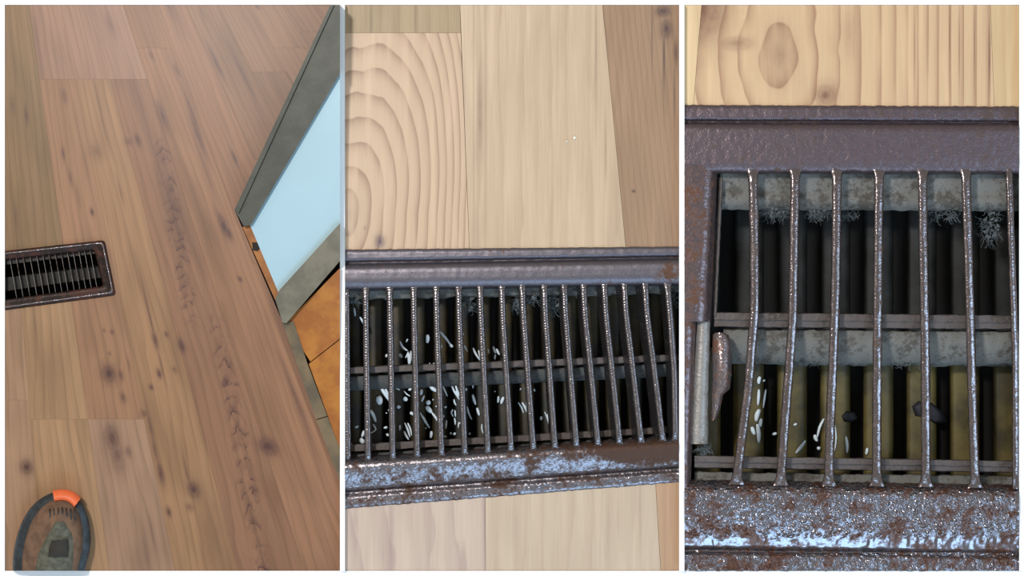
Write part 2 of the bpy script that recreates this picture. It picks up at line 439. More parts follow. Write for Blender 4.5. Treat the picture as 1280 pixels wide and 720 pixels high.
# ---- right floor
def f_r(x, y):
    dx = x-973.0
    k = vexp(vmax(x-995.0, 0.0)*-.014)*.5
    dy = (y-68.0)*k
    wv = (noi(vec(x*.018, y*.018, 4.0), 1.0, 1, .5)-.5)*16.0
    d = vsqrt(dx*dx+dy*dy+4.0)+wv*(1.0-sstep(x, 1040.0, 1090.0))
    return d/27.0+sstep(x, 1080.0, 1180.0)*(x-1080.0)*.026+.12
w = wood('plank_wood', (218, 186, 148), (160, 118, 94), field=f_r, wig=.1, contrast=.85, sharp=3.6, spots=[(1032, 119, 13, 13, .8), (974, 68, 22, 42, .45), (870, 10, 36, 44, 1.0), (920, 54, 22, 9, .55), (1237, 70, 1.2, 55, .9), (1187, 45, .9, 60, .8), (1199, 60, .9, 50, .6), (1143, 60, 1, 60, .55), (1218, 60, 1, 60, .6), (1062, 40, 8, 30, .3)], seed=3, streak=.10, knotc=(128, 92, 76), blotch=.03)
plank([quadp(877, 1238, 6, 866, 1243, 140)], w, floor3)
w = wood('plank_wood', (222, 194, 152), (180, 145, 110), freq=.04, wig=.3, contrast=.3, spots=[], seed=4, streak=.08)
plank([quadp(855.5, 877, 6, 855.5, 866, 140)], w, floor3)
w = wood('plank_wood', (214, 184, 142), (182, 146, 112), freq=.05, wig=.5, contrast=.35, spots=[], seed=6, streak=.12)
plank([quadp(1238, 1274, 6, 1243, 1274, 140)], w, floor3)

# crumbs on the middle floor
crumb_m = simple('pale_crumb', (240, 240, 225), .5)
for i, (x, y, r) in enumerate(((718, 173, 3.2), (708.5, 177, 2.0))):
    mb = MB(); c0 = P(x, y, .0012)
    mb.tube([c0+Vector((-.0016*r/3, 0, 0)), c0+Vector((0, .0007, 0)), c0+Vector((.0016*r/3, -.0004, 0))], lambda t, r=r: r*S*(.35+.5*math.sin(math.pi*t)), 7, .35)
    o = mb.build('crumb', crumb_m, None, True); tag(o, ['larger pale crumb lying on the light wood of the middle floor', 'smaller pale crumb just left of the larger crumb on the middle floor'][i], 'crumb')

# ================================================================== LEFT SCENE: doorway wall
bl = ((293, 262), (425, 600))
def wz(x, y):
    d = ((x-bl[0][0])*338-(y-bl[0][1])*132)/363.0
    return max(0.0, d)*S*.16
gray_wood = simple('weathered_grey_casing', (86, 88, 78), .5, var=.16, scale=.03, bmp=.15, k=.72)
gray_wood2 = simple('weathered_grey_casing_light', (124, 120, 104), .5, var=.14, scale=.04, bmp=.15, k=.8, c2=(104, 100, 86))
door_m = simple('pale_blue_door_paint', (174, 208, 222), .4, var=.02, scale=.01, k=.82)
pine = simple('orange_pine_boards', (176, 112, 38), .42, scale=.035, c2=(150, 86, 28), bmp=.1, k=.9)
base_m = simple('worn_grey_baseboard', (118, 100, 72), .6, scale=.03, c2=(88, 78, 60), bmp=.2, k=.9)
sill_m = simple('orange_threshold_wood', (166, 108, 54), .45, scale=.05, c2=(140, 86, 40), k=.9)
def lean(name, poly, up, mat, parent=None, base=-.004):
    mb = MB(); mb.prism(poly, lambda x, y: wz(x, y)+up, base)
    o = mb.build(name, mat, parent)
    return o
wall = tag(empty('wall_right'), kind='structure')
lean('board', [(357, 404), (425, 335), (425, 423), (388, 452)], .004, pine, wall)
lean('board', [(386, 455), (388.5, 453), (425, 424.5), (425, 562)], .003, pine, wall)
b_ = tag(empty('baseboard_right'), kind='structure')
lean('board', [(352, 401), (367, 402), (384.5, 455), (409, 520), (395, 524)], .005, base_m, b_)
lean('board', [(395.5, 525), (409.5, 521), (425, 561), (425, 602)], .004, base_m, b_)
door = tag(empty('door_1'), kind='structure')
lean('door_leaf', [(312, 280), (425, 88), (425, 284), (349, 368)], .006, door_m, door)
c1 = tag(lean('trim_8', [(413, 6), (425, 6), (425, 92), (314, 281), (305, 283), (293, 262)], .012, gray_wood), kind='structure')
c2 = tag(lean('trim_9', [(344, 374), (349, 363), (425, 279), (425, 326), (358, 404), (353, 403)], .012, gray_wood2), kind='structure')
lean('casing_edge_bead', [(413, 6), (417.5, 6), (298, 267), (293, 262)], .015, gray_wood, c1)
sill = tag(lean('trim_10', [(303, 284), (314, 281), (350, 366), (344, 375)], .003, sill_m), kind='structure')
mb = MB(); mb.prism([(315, 303), (322, 303), (325, 310), (322, 314), (316, 313)], lambda x, y: wz(x, y)+.0036, .001)
mb.build('dark_notch', simple('notch', (34, 26, 22), .8), sill)

# ================================================================== LEFT SCENE: small register
dark_iron = rusty('dark_brown_iron', (44, 34, 32), (66, 30, 18), .6, rough=.3, metal=.4, pit=.15, seed=1)
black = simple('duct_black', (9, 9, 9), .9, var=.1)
reg1 = tag(empty('floor_register'), 'small dark brown floor register with thin bars at left edge of reddish wood floor', 'floor register')
loops = [([(6, 313.5), (131, 300), (145, 369), (6, 388)], 0), ([(6, 315), (129.8, 301.2), (143.7, 368), (6, 386.5)], 4.5), ([(6, 317), (128, 303.5), (141, 365.4), (6, 384)], 5.2),
 ([(6, 319), (125.5, 305.5), (138.5, 363), (6, 381)], 2), ([(6, 322), (121, 309.5), (133, 360), (6, 377)], 1.8), ([(6, 324), (118, 312), (129.5, 358), (6, 375)], .8), ([(6, 324.5), (117.5, 312.5), (129, 357.5), (6, 374.5)], -6)]
rows = []
for poly, z in loops:
    row = []
    pts = list(poly)
    for k, (a, c) in enumerate(zip(pts[:-1], pts[1:])):
        n = 40 if k != 1 else 22
        for i in range(n): row.append((lerp(a[0], c[0], i/n), lerp(a[1], c[1], i/n)))
    row.append(pts[-1])
    # round the corners
    rr = row[:]
    for _ in range(2):
        rr = [rr[0]]+[((rr[i-1][0]+2*rr[i][0]+rr[i+1][0])/4, (rr[i-1][1]+2*rr[i][1]+rr[i+1][1])/4) for i in range(1, len(rr)-1)]+[rr[-1]]
    R = []
    for i, (x, y) in enumerate(rr):
        q = P(x, y, z*S); q2 = jit(q, .0003, .3)
        if i in (0, len(rr)-1): q2.x = q.x
        R.append(q2)
    rows.append(R)
mb = MB(); mb.grid(rows); fr = mb.build('frame', dark_iron, reg1, True)
bead_m = rusty('rim_highlight_metal', (150, 144, 150), (84, 50, 36), .3, rough=.22, metal=.9, pit=.3, seed=14)  # shiny bead; its bright colour paints the highlight along the ridge
mb = MB(); mb.tube([Vector((p.x, p.y, p.z-.0002)) for p in rows[2]], .0009, 6); mb.build('rim_highlight_bead', bead_m, reg1, True)
thin = rusty('thin_bar_metal', (160, 152, 146), (92, 74, 62), .4, rough=.3, metal=.5, pit=.1, seed=2)
tops = [4.5, 12.2, 20.3, 28.8, 37.4, 45.8, 53.5, 61, 68.8, 76.4, 84.2, 91.3, 98.6, 105.6, 112.6]
for x in tops[1:]:
    t = x/118
    yt, yb = lerp(324.5, 312.5, t), lerp(375, 358.5, (x+8)/129)
    bar_mesh([(x, yt), (x+8.6, yb)], .85, .0012, .006, 2, n=8, j=.0001, wend=1.3).build('bar', thin, reg1, True)
mb = MB(); mb.prism([(6, 347), (60, 341), (122, 333.5), (126, 347), (60, 356), (6, 364)], -.010, -.014)
mb.build('damper_blade', simple('brown_damper', (38, 33, 27), .7, c2=(24, 21, 17), scale=.1), reg1)
mb = MB(); mb.prism([(6, 324), (118, 312), (119, 317), (6, 331)], -.007, -.011)
mb.build('inner_ledge', simple('brown_ledge', (44, 34, 29), .6, c2=(30, 22, 19), scale=.1), reg1)
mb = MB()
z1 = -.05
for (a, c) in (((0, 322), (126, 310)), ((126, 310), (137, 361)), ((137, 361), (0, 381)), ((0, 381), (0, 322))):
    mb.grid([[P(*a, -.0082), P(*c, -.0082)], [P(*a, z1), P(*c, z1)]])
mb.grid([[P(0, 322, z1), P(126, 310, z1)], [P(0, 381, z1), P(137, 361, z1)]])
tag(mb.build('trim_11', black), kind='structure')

# ================================================================== LEFT SCENE: shoe
shoe = tag(empty('shoe'), 'brown shoe toe with orange toe tab and dark blue rim on the reddish floor', 'shoe')
out = [(16, 713.6), (16.5, 697), (19, 680), (24, 662), (31, 646), (41, 632), (53, 622), (66, 616), (80, 614.5), (92, 618), (101, 627), (107.5, 640), (111.5, 655), (113.3, 672), (112, 688), (108.5, 702), (106, 713.6)]
def cr(pts, n):
    res = []
    for i in range(len(pts)-1):
        p0, p1, p2, p3 = pts[max(i-1, 0)], pts[i], pts[i+1], pts[min(i+2, len(pts)-1)]
        for k in range(n):
            t = k/n
            res.append(tuple(.5*((2*p1[a])+(-p0[a]+p2[a])*t+(2*p0[a]-5*p1[a]+4*p2[a]-p3[a])*t*t+(-p0[a]+3*p1[a]-3*p2[a]+p3[a])*t**3) for a in (0, 1)))
    return res+[pts[-1]]
oc = cr(out, 5)
def spine(k):
    t = k/(len(oc)-1); y = 713.6-58*math.sin(math.pi*t)**.8
    return (66+8*(713.6-y)/60, y)
def ring(t, z, ks=None):
    R = []
    for k, (x, y) in enumerate(oc):
        sx, sy = spine(k)
        if y >= 713.5: sy = 713.6
        R.append(P(lerp(x, sx, t), min(lerp(y, sy, t), 713.6), z))
    return R
def tw(t):   # left rim wider than the right
    return t
navy = simple('dark_blue_grey_rubber', (46, 58, 66), .55, scale=.12, c2=(30, 34, 38), bmp=.4, bscale=.3, k=.9)
brown = simple('brown_suede', (124, 94, 72), .8, scale=.06, c2=(98, 72, 54), bmp=.3, k=.9)
mb = MB(); mb.grid([ring(.04, .0005), ring(-.005, .006), ring(0, .016), ring(.06, .021), ring(.26, .023)])
mb.build('sole', navy, shoe, True)
mb = MB(); mb.grid([ring(.21, .021), ring(.26, .027), ring(.32, .034), ring(.48, .041), ring(.65, .046), ring(.82, .049), ring(1.0, .050)])
mb.build('upper', brown, shoe, True)
mb = MB(); seq = [ring(t_, z_) for t_, z_ in ((.04, .0005), (0, .016), (.21, .021), (.32, .034), (.48, .041), (.65, .046), (.82, .049))]
cap = [q[0] for q in seq]+[q[-1] for q in seq[::-1]]
mb.add(cap, [tuple(range(len(cap)))]); mb.build('lining', simple('dark_lining', (40, 36, 32), .9), shoe)
mb = MB()
i0 = [k for k in range(len(oc)) if 64 < oc[k][0] < 100 and oc[k][1] < 632]
def sub(t, z): R = ring(t, z); return [R[k] for k in i0]
mb.grid([sub(-.05, .004), sub(-.07, .014), sub(-.02, .024), sub(.12, .027), sub(.26, .030), sub(.27, .020)])
mb.build('toe_tab', simple('orange_rubber', (240, 112, 62), .5, var=.06, k=.9), shoe, True)
def dome(x, y):  # height of the upper under a floor px
    d = min(math.dist((x, y), q) for q in oc); return .022+.030*(1-math.exp(-d/18.0))
def patch(name, poly, up, mat, n=10):
    mb = MB(); rows = []
    L_, R_ = poly
    for i in range(n+1):
        t = i/n
        def at(pl):
            f = t*(len(pl)-1); k = min(int(f), len(pl)-2); return tuple(lerp(pl[k][a], pl[k+1][a], f-k) for a in (0, 1))
        a, c = at(L_), at(R_)
        row = []
        for j_ in range(9):
            s_ = j_/8; x, y = lerp(a[0], c[0], s_), lerp(a[1], c[1], s_)
            row.append(P(x, y, dome(x, y)+(up*math.sin(math.pi*s_)**.5 if 0 < j_ < 8 else -.002)))
        rows.append(row)
    mb.grid(rows); return mb.build(name, mat, shoe, True)
patch('tongue', ([(68, 652), (58, 668), (48, 690), (44, 713.4)], [(82, 652), (92, 668), (93, 690), (90, 713.4)]), .004, simple('grey_green_textile', (98, 98, 84), .85, scale=.15, c2=(74, 74, 62), k=.9))
patch('lace_loop', ([(62, 676), (58, 686), (57, 696)], [(88, 674), (89, 685), (88, 696)]), .008, simple('dark_webbing', (50, 46, 40), .85, k=.9))
for k in range(7):
    x = 62+k*5.2
    mb = MB(); mb.tube([P(x, 634+abs(k-3)*.8, dome(x, 636)-.001), P(x+.5, 640+abs(k-3), dome(x, 641)+.0015), P(x+1, 647+abs(k-3), dome(x, 647)-.001)], .0009, 5)
    mb.build('stitch', navy, shoe, True)

# ================================================================== MIDDLE SCENE: register
bandB = rusty('middle_frame_iron', (126, 122, 128), (78, 54, 42), .5, rough=.3, metal=.9, pit=.5, pits=.22, seed=3, pitdist=.0009, spots=[(775, 563, 100, 12, .12), (840, 560, 60, 12, .1)])
bandT = rusty('middle_frame_iron_top', (106, 102, 110), (92, 62, 46), .14, rough=.45, metal=.8, pit=.1, pits=.12, seed=4, spots=[(836, 340, 20, 11, .25)])
barm = rusty('ribbed_bar_iron', (120, 116, 120), (78, 62, 56), .15, rough=.2, metal=.9, pit=.1, seed=5, ridges=.25)
reg2 = tag(empty('floor_register'), 'rusty metal floor register full of white flecks, crossing the pale middle floor', 'floor register')
mb = MB()
rail(mb, 431.2, 849, [(312, 308, 0), (314, 310, 3), (326, 319, 3.2), (327, 320, -5), (330, 323, -5), (331, 324, 4), (334, 327, 9), (338, 331, 11), (352, 346, 11), (359, 353, 8.3), (362, 355.5, 4), (364, 357, -8)], 140)
mb.build('frame', bandT, reg2, True)
mb = MB()
rail(mb, 431.2, 849, [(572, 545, -8), (575, 548, 3), (579, 552, 10), (584, 556, 13.5), (594, 564, 12), (603, 573, 9), (612, 582, 4), (613.5, 583.5, -6), (619, 588.5, -6), (621, 590, 3), (634, 601, 2.6), (636, 603, 0)], 160, j=.0009, step=3)
mb.build('frame', bandB, reg2, True)
def ytop(x): return lerp(358, 350, (x-431)/418)
def ybot(x): return lerp(580, 552, (x-431)/418)
tb = [(457, 460), (487, 491), (517, 521.5), (545, 552), (573, 581), (600, 610), (627, 639), (652.5, 667), (680, 694), (705, 721), (729, 748), (755, 775), (780, 802), (806, 829), (834, 849.5)]
strip1 = bar_mesh([(432.5, ytop(434)), (433.5, 470), (434.5, ybot(434))], 9, .006, .02, 6, 0, wend=1.1); strip1.build('bar', barm, reg2, True)
for i, (a, c) in enumerate(tb):
    ln = -max(0, i-6)*1.15
    pts = [(a, ytop(a)), (lerp(a, c, .12), lerp(ytop(a), ybot(c), .2)), (lerp(a, c, .55), lerp(ytop(a), ybot(c), .58)), (c, ybot(c))]
    if i == 14: pts = [(834, 354), (838, 400), (843, 470), (844.5, 551)]; ln = -6
    bar_mesh(pts, 7.9, .0095, .020, 9, ln, wend=1.7).build('bar', barm, reg2, True)
def cross(mb, x0, x1, prof, n=60, j=.0008):
    """ledge; prof = (y at x0, y at x1, z mm)"""
    rows = []
    for (ya, yb, z) in prof:
        rows.append([jit(P(lerp(x0, x1, i/n), lerp(ya, yb, i/n), z*S), j, .12) for i in range(n+1)])
    mb.grid(rows, True)
ledge = rusty('dusty_ledge_iron', (92, 84, 82), (70, 60, 54), .4, rough=.6, metal=.15, pit=.3, seed=6)
dusty = rusty('dusty_grey_blade', (124, 124, 120), (88, 84, 78), .5, rough=.85, metal=.0, pit=.4, seed=7)
mb = MB(); cross(mb, 428, 852, [(459, 442, -18), (460, 443, -12), (467, 450.5, -12), (468, 451.5, -20)]); mb.build('cross_bar', ledge, reg2)
dusty2 = rusty('dark_dusty_blade', (84, 86, 86), (56, 54, 50), .5, rough=.85, metal=.0, pit=.4, seed=7)
mb = MB(); cross(mb, 428, 852, [(471, 454, -24), (473, 456, -22), (486, 467, -28), (489, 470, -33)]); mb.build('damper_blade', dusty2, reg2, True)
mb = MB(); cross(mb, 428, 852, [(556, 532, -18), (557, 533, -12), (565, 540, -12), (566, 541, -22)]); mb.build('cross_bar', ledge, reg2)
mb = MB(); cross(mb, 428, 852, [(568, 543.5, -24), (570, 545, -20), (582, 556, -24)]); mb.build('damper_blade', dusty2, reg2, True)
mb = MB(); cross(mb, 428, 852, [(360, 354, -16), (372, 364, -20), (375, 366.5, -28)], j=.003); mb.build('inner_ledge', dusty, reg2, True)

def duct(name, x0, x1, ya, yb, zf, per, mats, split, shift=0.0, groove=.3, zr=.012):
    """ribbed duct lining; split: y of the change between two panels"""
    root = tag(empty(name), kind='structure')
    mb = MB()
    for (a, c) in (((x0, ya), (x1, ya)), ((x1, ya), (x1, yb)), ((x1, yb), (x0, yb)), ((x0, yb), (x0, ya))):
        mb.grid([[P(*a, -.0085), P(*c, -.0085)], [P(*a, zf-.03), P(*c, zf-.03)]])
    mb.grid([[P(x0, ya, zf-.03), P(x1, ya, zf-.03)], [P(x0, yb, zf-.03), P(x1, yb, zf-.03)]])
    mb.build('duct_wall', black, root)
    for pi, (p0, p1, m, dz) in enumerate(((ya, split, mats[0], -.02), (split+1, yb, mats[1], 0))):
        x = x0+shift
        while x < x1:
            w_ = per*(1-groove); xa, xb = max(x, x0), min(x+w_, x1)
            if xb-xa > 2:
                z = zf+dz; rows = []
                for f, q in ((0, -zr), (.06, -.002), (.2, 0), (.8, 0), (.94, -.002), (1, -zr)):
                    rows.append([P(lerp(xa, xb, f), p0+1, z+q), P(lerp(xa, xb, f), p1-1, z+q)])
                m2 = MB(); m2.grid(rows, True); m2.build('rib', m, root, True)
            x += per
    return root
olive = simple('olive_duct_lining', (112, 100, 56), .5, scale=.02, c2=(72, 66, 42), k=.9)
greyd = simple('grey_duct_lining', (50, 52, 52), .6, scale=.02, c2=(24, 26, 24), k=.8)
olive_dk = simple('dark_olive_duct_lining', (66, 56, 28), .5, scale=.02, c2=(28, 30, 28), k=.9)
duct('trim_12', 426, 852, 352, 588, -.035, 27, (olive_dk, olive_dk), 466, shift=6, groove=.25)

# ================================================================== RIGHT SCENE: register
fr3t = rusty('right_frame_iron_top', (104, 92, 98), (84, 68, 64), .35, rough=.4, metal=.75, pit=.3, pits=.3, seed=8, pale=(128, 118, 120), pitdist=.0007)
fr3b = rusty('right_frame_iron_bottom', (132, 130, 138), (84, 52, 38), .56, rough=.16, metal=.92, pit=1.3, pits=.19, seed=9, pitdist=.0018, gloss_rust=.35, band=(-334, -331, -314, -304), pale=(140, 128, 122))
fr3l = rusty('right_frame_iron_side', (108, 94, 96), (98, 66, 50), .45, rough=.3, metal=.7, pit=.5, pits=.2, seed=10, spots=[(866, 300, 12, 90, .08)])
bar3 = rusty('right_bar_iron', (122, 114, 116), (84, 64, 54), .28, rough=.2, metal=.9, pit=.35, pits=.28, seed=11, pale=(128, 112, 100))
reg3 = tag(empty('floor_register'), 'close view of rusty register with bent leftmost bar and pitted shiny lower edge, right floor', 'floor register')
mb = MB()
rail(mb, 855.5, 1274, [(131, 133, 0), (133, 135, 3), (149, 150.5, 3.5), (150, 151.5, -5), (153.5, 154.5, -5), (154.5, 155.5, 4), (157, 158, 8.5), (161, 162, 11), (198, 199, 11), (206, 207, 10.6), (214, 215, 7.6), (217, 218, -8)], 170, j=.0008)
mb.build('frame', fr3t, reg3, True)
mb = MB()
rail(mb, 855.5, 1274, [(600, 606, -8), (604, 610, 3), (608, 614, 9), (615, 621, 14), (645, 650, 13), (662, 666, 10), (683, 689, 2.5), (685, 691, -6), (690, 697, -6), (692, 699, 3.2), (713.6, 713.6, 4)], 210, j=.0012, step=2.5)
mb.build('frame', fr3b, reg3, True)
mb = MB()
stile(mb, 207, 402, [(855.5, 855.5, 11), (872, 866, 11), (886, 876, 9.5), (893, 884, 4), (897, 889, -8), (897.5, 889.5, -20)])
stile(mb, 398, 612, [(855.5, 855.5, 11), (862, 857.5, 10.5), (867, 861, 7), (870, 863, 0), (871, 864, -20)])
mb.build('frame', fr3l, reg3, True)
mb = MB()
stile(mb, 222, 395, [(899, 892, -14), (901, 893.5, -6), (903, 895, -6), (904, 896, -16)], 30, .0008)
mb.build('inner_flange', ledge, reg3, True)
b3 = [[(941, 209), (943, 300), (943.5, 385), (936, 480), (927, 550), (920, 606)],
      [(994, 209), (992.5, 300), (991, 400), (985, 480), (979, 560), (975.5, 607)],
      [(1046, 209), (1045.5, 300), (1043.5, 400), (1040, 480), (1037, 560), (1036, 608)],
      [(1099, 209), (1098, 300), (1097, 400), (1096.5, 480), (1096, 560), (1096, 608)],
      [(1153, 209), (1154, 300), (1156, 400), (1157, 480), (1157.5, 560), (1157.5, 609)],
      [(1207, 209), (1210, 300), (1213, 400), (1215, 480), (1217.5, 560), (1219.5, 610)],
      [(1261, 209), (1264, 300), (1267, 380), (1269, 440), (1269.5, 500), (1269.5, 560), (1269.5, 611)]]
for i, pts in enumerate(b3):
    bar_mesh(pts, 11.5 if i < 6 else 8.5, .0118, .020, 12, 0, n=70, j=.0007, wend=2.1 if i < 6 else 1.0).build('bar', bar3, reg3, True)
mb = MB(); cross(mb, 893, 1276, [(390, 394, -20), (391, 395, -10), (399, 403, -9), (401, 405, -11), (408, 411, -11), (409, 412, -22)], 80); mb.build('cross_bar', ledge, reg3)
mb = MB(); cross(mb, 905, 1276, [(410, 414, -30), (413, 416, -22), (440, 442, -34), (451, 454, -42), (455, 458, -60)], 80, .0025); mb.build('damper_blade', dusty, reg3, True)
mb = MB(); cross(mb, 868, 1276, [(569, 576, -20), (570, 577, -10), (577, 583, -9), (579, 585, -11), (584, 590, -11), (585, 591, -22)], 80); mb.build('cross_bar', ledge, reg3)
mb = MB(); cross(mb, 868, 1276, [(590, 595, -30), (592, 597, -24), (620, 622, -26)], 80, .002); mb.build('damper_blade', dusty, reg3, True)
mb = MB(); cross(mb, 900, 1276, [(212, 213, -16), (236, 238, -20), (244, 247, -21), (246, 249, -19), (256, 259, -24), (262, 264, -34)], 80, .0016); mb.build('inner_ledge', dusty, reg3, True)
# lever
lever_m = rusty('galvanised_lever', (150, 146, 142), (110, 96, 84), .3, rough=.45, metal=.5, pit=.5, seed=12, pale=(176, 172, 168))
mb = MB(); rows = []
for i in range(31):
    t = i/30; y = lerp(400, 555, t); xl = lerp(871, 860.5, t); xr = lerp(888, 885, t)
    rows.append([jit(P(x, y, z), .0008, .2) for x, z in ((xl, -.012), (xl+1, -.002), (lerp(xl, xr, .5), .001), (xr-1.5, -.001), (xr, -.012))])
mb.grid(rows, True); lev = mb.build('damper_lever', lever_m, reg3, True)
mb = MB(); rows = []
prof = [(416, 893, 905), (419, 891, 911), (426, 890.5, 914.5), (445, 890, 915), (468, 890, 914.5), (486, 889.5, 912.5), (493, 889, 904), (508, 889, 901), (522, 889, 896), (526, 889.5, 891)]
for y, xl, xr in dense([(a, b2, c) for a, b2, c in prof], 4):
    bulge = .004*math.exp(-((y-462)/28)**2)
    rows.append([jit(P(lerp(xl, xr, f), y, z+bulge*k2), .0006, .25) for f, z, k2 in ((0, -.006, 0), (.12, .002, .4), (.4, .005, 1), (.7, .005, 1), (.92, .001, .5), (1, -.008, 0))])
mb.grid(rows, True); mb.build('lever_tab', rusty('lever_tab_metal', (128, 118, 120), (112, 76, 56), .45, rough=.2, metal=.7, pit=.7, seed=13), lev, True)
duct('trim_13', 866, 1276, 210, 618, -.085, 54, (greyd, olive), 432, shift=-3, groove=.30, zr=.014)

# ================================================================== white flecks in the ducts
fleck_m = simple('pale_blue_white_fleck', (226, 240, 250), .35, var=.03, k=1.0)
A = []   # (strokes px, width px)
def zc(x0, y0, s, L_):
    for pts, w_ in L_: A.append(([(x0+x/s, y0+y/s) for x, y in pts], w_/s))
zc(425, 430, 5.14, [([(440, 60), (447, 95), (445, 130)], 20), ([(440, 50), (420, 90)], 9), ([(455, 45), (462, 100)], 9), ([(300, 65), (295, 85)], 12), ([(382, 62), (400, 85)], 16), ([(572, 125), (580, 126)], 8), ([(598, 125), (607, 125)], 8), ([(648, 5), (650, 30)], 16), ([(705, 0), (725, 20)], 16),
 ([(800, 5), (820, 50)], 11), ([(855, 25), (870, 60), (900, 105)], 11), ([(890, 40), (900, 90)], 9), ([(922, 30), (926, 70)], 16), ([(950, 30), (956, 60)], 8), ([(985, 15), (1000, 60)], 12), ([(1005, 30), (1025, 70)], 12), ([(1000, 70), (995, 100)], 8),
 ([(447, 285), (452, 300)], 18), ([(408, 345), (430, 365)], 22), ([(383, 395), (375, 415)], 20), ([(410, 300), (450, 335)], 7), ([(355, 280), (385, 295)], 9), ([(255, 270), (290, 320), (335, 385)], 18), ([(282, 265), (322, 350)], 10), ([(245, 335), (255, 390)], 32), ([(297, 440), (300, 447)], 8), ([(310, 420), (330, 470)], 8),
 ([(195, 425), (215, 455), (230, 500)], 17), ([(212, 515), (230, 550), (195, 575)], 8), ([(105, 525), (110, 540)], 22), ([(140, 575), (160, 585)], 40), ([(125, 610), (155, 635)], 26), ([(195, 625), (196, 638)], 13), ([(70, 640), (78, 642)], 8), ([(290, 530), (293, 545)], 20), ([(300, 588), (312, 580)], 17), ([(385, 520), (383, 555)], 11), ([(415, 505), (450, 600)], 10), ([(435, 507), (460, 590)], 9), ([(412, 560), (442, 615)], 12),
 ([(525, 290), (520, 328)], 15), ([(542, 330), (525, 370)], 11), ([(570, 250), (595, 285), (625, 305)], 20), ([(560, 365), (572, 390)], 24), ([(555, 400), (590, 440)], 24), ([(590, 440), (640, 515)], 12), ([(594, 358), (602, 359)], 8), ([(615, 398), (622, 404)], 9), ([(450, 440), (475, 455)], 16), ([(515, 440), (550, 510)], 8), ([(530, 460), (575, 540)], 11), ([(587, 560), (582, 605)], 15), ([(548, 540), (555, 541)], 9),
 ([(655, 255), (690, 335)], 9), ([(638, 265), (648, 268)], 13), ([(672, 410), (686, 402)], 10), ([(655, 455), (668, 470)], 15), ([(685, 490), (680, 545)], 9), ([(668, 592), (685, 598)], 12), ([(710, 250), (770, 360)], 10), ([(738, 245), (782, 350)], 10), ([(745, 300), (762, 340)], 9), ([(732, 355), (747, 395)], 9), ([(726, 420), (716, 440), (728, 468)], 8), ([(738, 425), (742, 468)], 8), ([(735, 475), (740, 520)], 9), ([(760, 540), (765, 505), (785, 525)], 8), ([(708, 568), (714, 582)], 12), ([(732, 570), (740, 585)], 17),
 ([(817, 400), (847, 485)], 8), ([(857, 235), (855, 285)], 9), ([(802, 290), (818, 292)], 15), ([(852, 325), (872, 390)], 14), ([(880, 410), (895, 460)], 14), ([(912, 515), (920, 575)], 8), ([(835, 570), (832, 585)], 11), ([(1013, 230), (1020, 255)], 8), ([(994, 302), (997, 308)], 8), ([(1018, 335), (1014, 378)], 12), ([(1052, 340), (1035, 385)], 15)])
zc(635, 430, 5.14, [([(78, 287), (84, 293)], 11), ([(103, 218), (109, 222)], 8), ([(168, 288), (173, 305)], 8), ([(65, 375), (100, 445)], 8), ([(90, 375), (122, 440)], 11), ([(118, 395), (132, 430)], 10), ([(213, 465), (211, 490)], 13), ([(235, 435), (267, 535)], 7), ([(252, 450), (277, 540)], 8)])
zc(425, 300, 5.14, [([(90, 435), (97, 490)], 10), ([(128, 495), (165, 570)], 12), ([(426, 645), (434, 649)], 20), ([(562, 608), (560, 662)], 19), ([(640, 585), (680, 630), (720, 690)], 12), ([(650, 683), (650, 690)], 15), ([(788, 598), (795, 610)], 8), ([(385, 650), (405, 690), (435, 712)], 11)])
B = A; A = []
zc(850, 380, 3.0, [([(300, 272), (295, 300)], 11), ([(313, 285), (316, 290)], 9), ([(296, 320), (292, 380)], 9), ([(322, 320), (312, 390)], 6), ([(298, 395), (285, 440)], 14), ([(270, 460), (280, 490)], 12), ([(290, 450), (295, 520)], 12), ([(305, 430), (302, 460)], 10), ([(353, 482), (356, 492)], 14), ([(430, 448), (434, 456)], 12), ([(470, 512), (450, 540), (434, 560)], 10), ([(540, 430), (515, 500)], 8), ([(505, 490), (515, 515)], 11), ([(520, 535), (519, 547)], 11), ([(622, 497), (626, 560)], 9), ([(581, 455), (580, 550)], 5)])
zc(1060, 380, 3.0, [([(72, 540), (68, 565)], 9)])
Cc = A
ordinals = ['first', 'second', 'third', 'fourth', 'fifth', 'sixth', 'seventh', 'eighth', 'ninth', 'tenth', 'eleventh']
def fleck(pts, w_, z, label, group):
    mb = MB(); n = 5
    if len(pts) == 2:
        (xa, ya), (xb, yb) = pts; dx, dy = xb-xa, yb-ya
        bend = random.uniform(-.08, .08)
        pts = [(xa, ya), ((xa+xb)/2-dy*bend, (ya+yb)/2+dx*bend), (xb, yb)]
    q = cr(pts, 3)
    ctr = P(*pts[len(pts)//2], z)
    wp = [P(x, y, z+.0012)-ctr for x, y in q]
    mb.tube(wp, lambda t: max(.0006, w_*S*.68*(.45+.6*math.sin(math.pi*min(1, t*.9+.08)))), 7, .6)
    o = mb.build('white_fleck', fleck_m, None, True); o.location = ctr  # short white curved strokes laid on the duct ribs
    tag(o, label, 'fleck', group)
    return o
def sized(pts, w_):
    ln = math.dist(pts[0], pts[-1]); return 'dot-like' if ln < w_*1.4 else ('long' if ln > 14 else 'short')
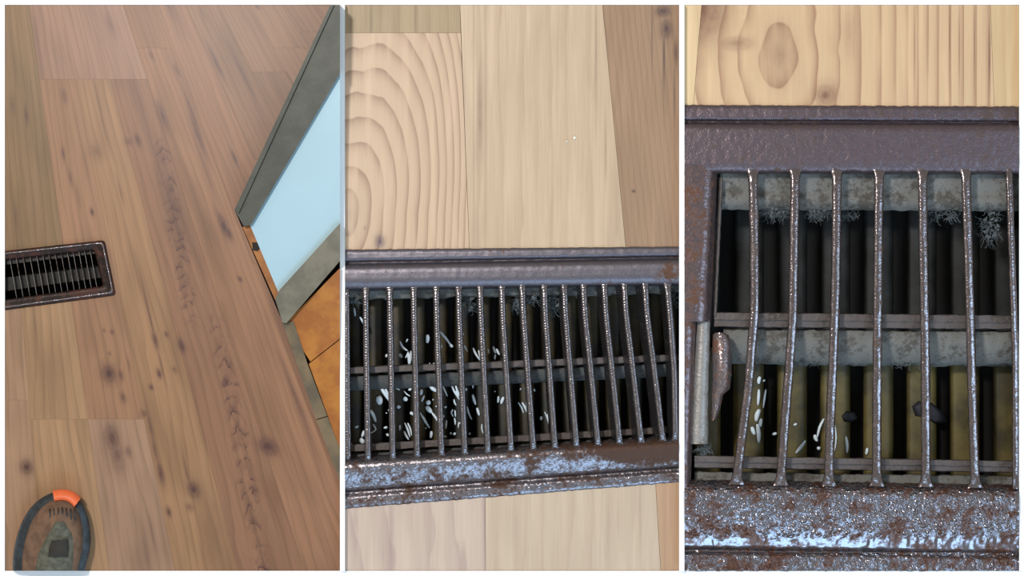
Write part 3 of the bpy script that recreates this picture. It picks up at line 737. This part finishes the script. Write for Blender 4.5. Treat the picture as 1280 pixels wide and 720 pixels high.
def place_flecks(strokes, z, gap_of, row_of, where, group):
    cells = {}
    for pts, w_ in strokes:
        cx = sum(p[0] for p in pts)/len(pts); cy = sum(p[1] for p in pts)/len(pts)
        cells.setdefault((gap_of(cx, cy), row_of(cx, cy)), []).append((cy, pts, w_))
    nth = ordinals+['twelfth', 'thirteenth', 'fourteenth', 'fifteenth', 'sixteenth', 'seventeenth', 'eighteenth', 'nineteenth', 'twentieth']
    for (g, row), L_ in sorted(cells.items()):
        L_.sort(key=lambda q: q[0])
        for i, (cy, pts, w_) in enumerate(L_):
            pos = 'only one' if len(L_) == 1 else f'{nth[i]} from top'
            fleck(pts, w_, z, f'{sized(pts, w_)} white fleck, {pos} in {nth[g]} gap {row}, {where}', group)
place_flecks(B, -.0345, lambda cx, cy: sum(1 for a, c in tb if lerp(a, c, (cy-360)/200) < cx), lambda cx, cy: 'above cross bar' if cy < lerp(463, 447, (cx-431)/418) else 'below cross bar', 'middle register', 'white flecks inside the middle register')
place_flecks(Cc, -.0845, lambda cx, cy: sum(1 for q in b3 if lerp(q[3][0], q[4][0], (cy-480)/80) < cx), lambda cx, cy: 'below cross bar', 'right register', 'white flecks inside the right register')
scrap_m = simple('dark_blue_scrap', (46, 48, 58), .7, var=.15, scale=.2)
for (poly, lab) in (([(1140, 508), (1148, 501), (1164, 503), (1180, 516), (1184, 528), (1170, 530), (1156, 522), (1144, 520)], 'dark blue scrap lying on the olive ribs, centre of right register'),
                    ([(1052, 520), (1058, 514), (1068, 515), (1072, 523), (1064, 528), (1055, 527)], 'small dark blue spot of debris left of the larger blue scrap, right register')):
    mb = MB(); cx = sum(p[0] for p in poly)/len(poly); cy = sum(p[1] for p in poly)/len(poly)
    inner = [(lerp(x, cx, .35), lerp(y, cy, .35)) for x, y in poly]; m_ = len(poly)
    mb.add([P(x, y, -.0848) for x, y in poly]+[jit(P(x, y, -.0825), .0008, .4) for x, y in inner], [tuple(range(m_, 2*m_)), tuple(range(m_-1, -1, -1))]+[(i, (i+1) % m_, (i+1) % m_+m_, i+m_) for i in range(m_)])
    tag(mb.build('scrap', scrap_m, None, True), lab, 'debris')

# ================================================================== lint
lint_m = simple('grey_dust_lint', (120, 130, 134), .95, var=.2, scale=.3, k=.9)
def lint(cx, cy, rx, ry, z, n, label, clump=True):
    mb = MB()
    for i in range(n):
        a = random.random()*6.283; r = random.random()**.6
        x, y = cx+math.cos(a)*rx*r, cy+math.sin(a)*ry*r; zz = z+random.uniform(-.006, .004)
        pts = [P(x, y, zz)]; th = random.random()*6.283
        for k in range(4):
            th += random.uniform(-1.2, 1.2); x += math.cos(th)*2.2; y += math.sin(th)*2.2+.5; pts.append(P(x, y, zz+random.uniform(-.001, .001)))
        mb.tube(pts, random.uniform(.00012, .00035), 4)
    if clump:
        for i in range(int(rx*ry/14)+2):
            a = random.random()*6.283; r = random.random()**.5*.8
            c0 = P(cx+math.cos(a)*rx*r, cy+math.sin(a)*ry*r, z)
            d = Vector((random.uniform(-1, 1), random.uniform(-1, 1), random.uniform(-.3, .3)))*.0016
            mb.tube([jit(c0+d*(k-1.5), .0012, .8) for k in range(4)], lambda t: .0004+.0014*math.sin(math.pi*min(1, t*.9+.05)), 7, .7)
    o = mb.build('dust_lint', lint_m); tag(o, label, 'dust', None, 'stuff')
lint(968, 266, 18, 7, -.03, 110, 'grey dust lint under top ledge in second gap of the right register')
lint(1022, 266, 14, 7, -.03, 110, 'grey dust lint under top ledge in third gap of the right register')
lint(1062, 268, 10, 5, -.03, 24, 'sparse grey lint threads under top ledge in fourth gap of right register', False)
lint(1180, 268, 20, 6, -.03, 70, 'loose grey lint strands under top ledge in sixth gap of right register', False)
lint(1238, 282, 13, 24, -.03, 130, 'largest hanging clump of grey dust near top right of right register')
lint(1000, 452, 30, 5, -.043, 70, 'grey dust lint along lower edge of the damper blade, left part of right register', False)
lint(1130, 453, 30, 4, -.043, 50, 'grey dust lint along lower edge of the damper blade, centre of right register', False)
lint(880, 562, 8, 7, -.014, 60, 'dark lint below the damper lever at bottom left of right register', False)
lint(586, 379, 9, 12, -.022, 60, 'grey dust clump under top edge in the sixth gap of middle register')
lint(645, 380, 5, 7, -.022, 40, 'small grey dust tuft under top edge in the eighth gap of middle register')
lint(662, 373, 9, 5, -.018, 50, 'pale flat dust clump under top edge just left of the dust ball in middle register')
lint(692, 379, 9, 11, -.022, 70, 'roundest grey dust ball under top edge right of centre in middle register')
lint(722, 364, 7, 3, -.018, 30, 'thin dust patch under top edge right of the dust ball in middle register')
lint(445, 375, 9, 5, -.02, 30, 'grey dust patch at top left corner gap of middle register')
lint(843, 372, 4, 8, -.018, 30, 'grey dust tuft at the far right end of middle register')
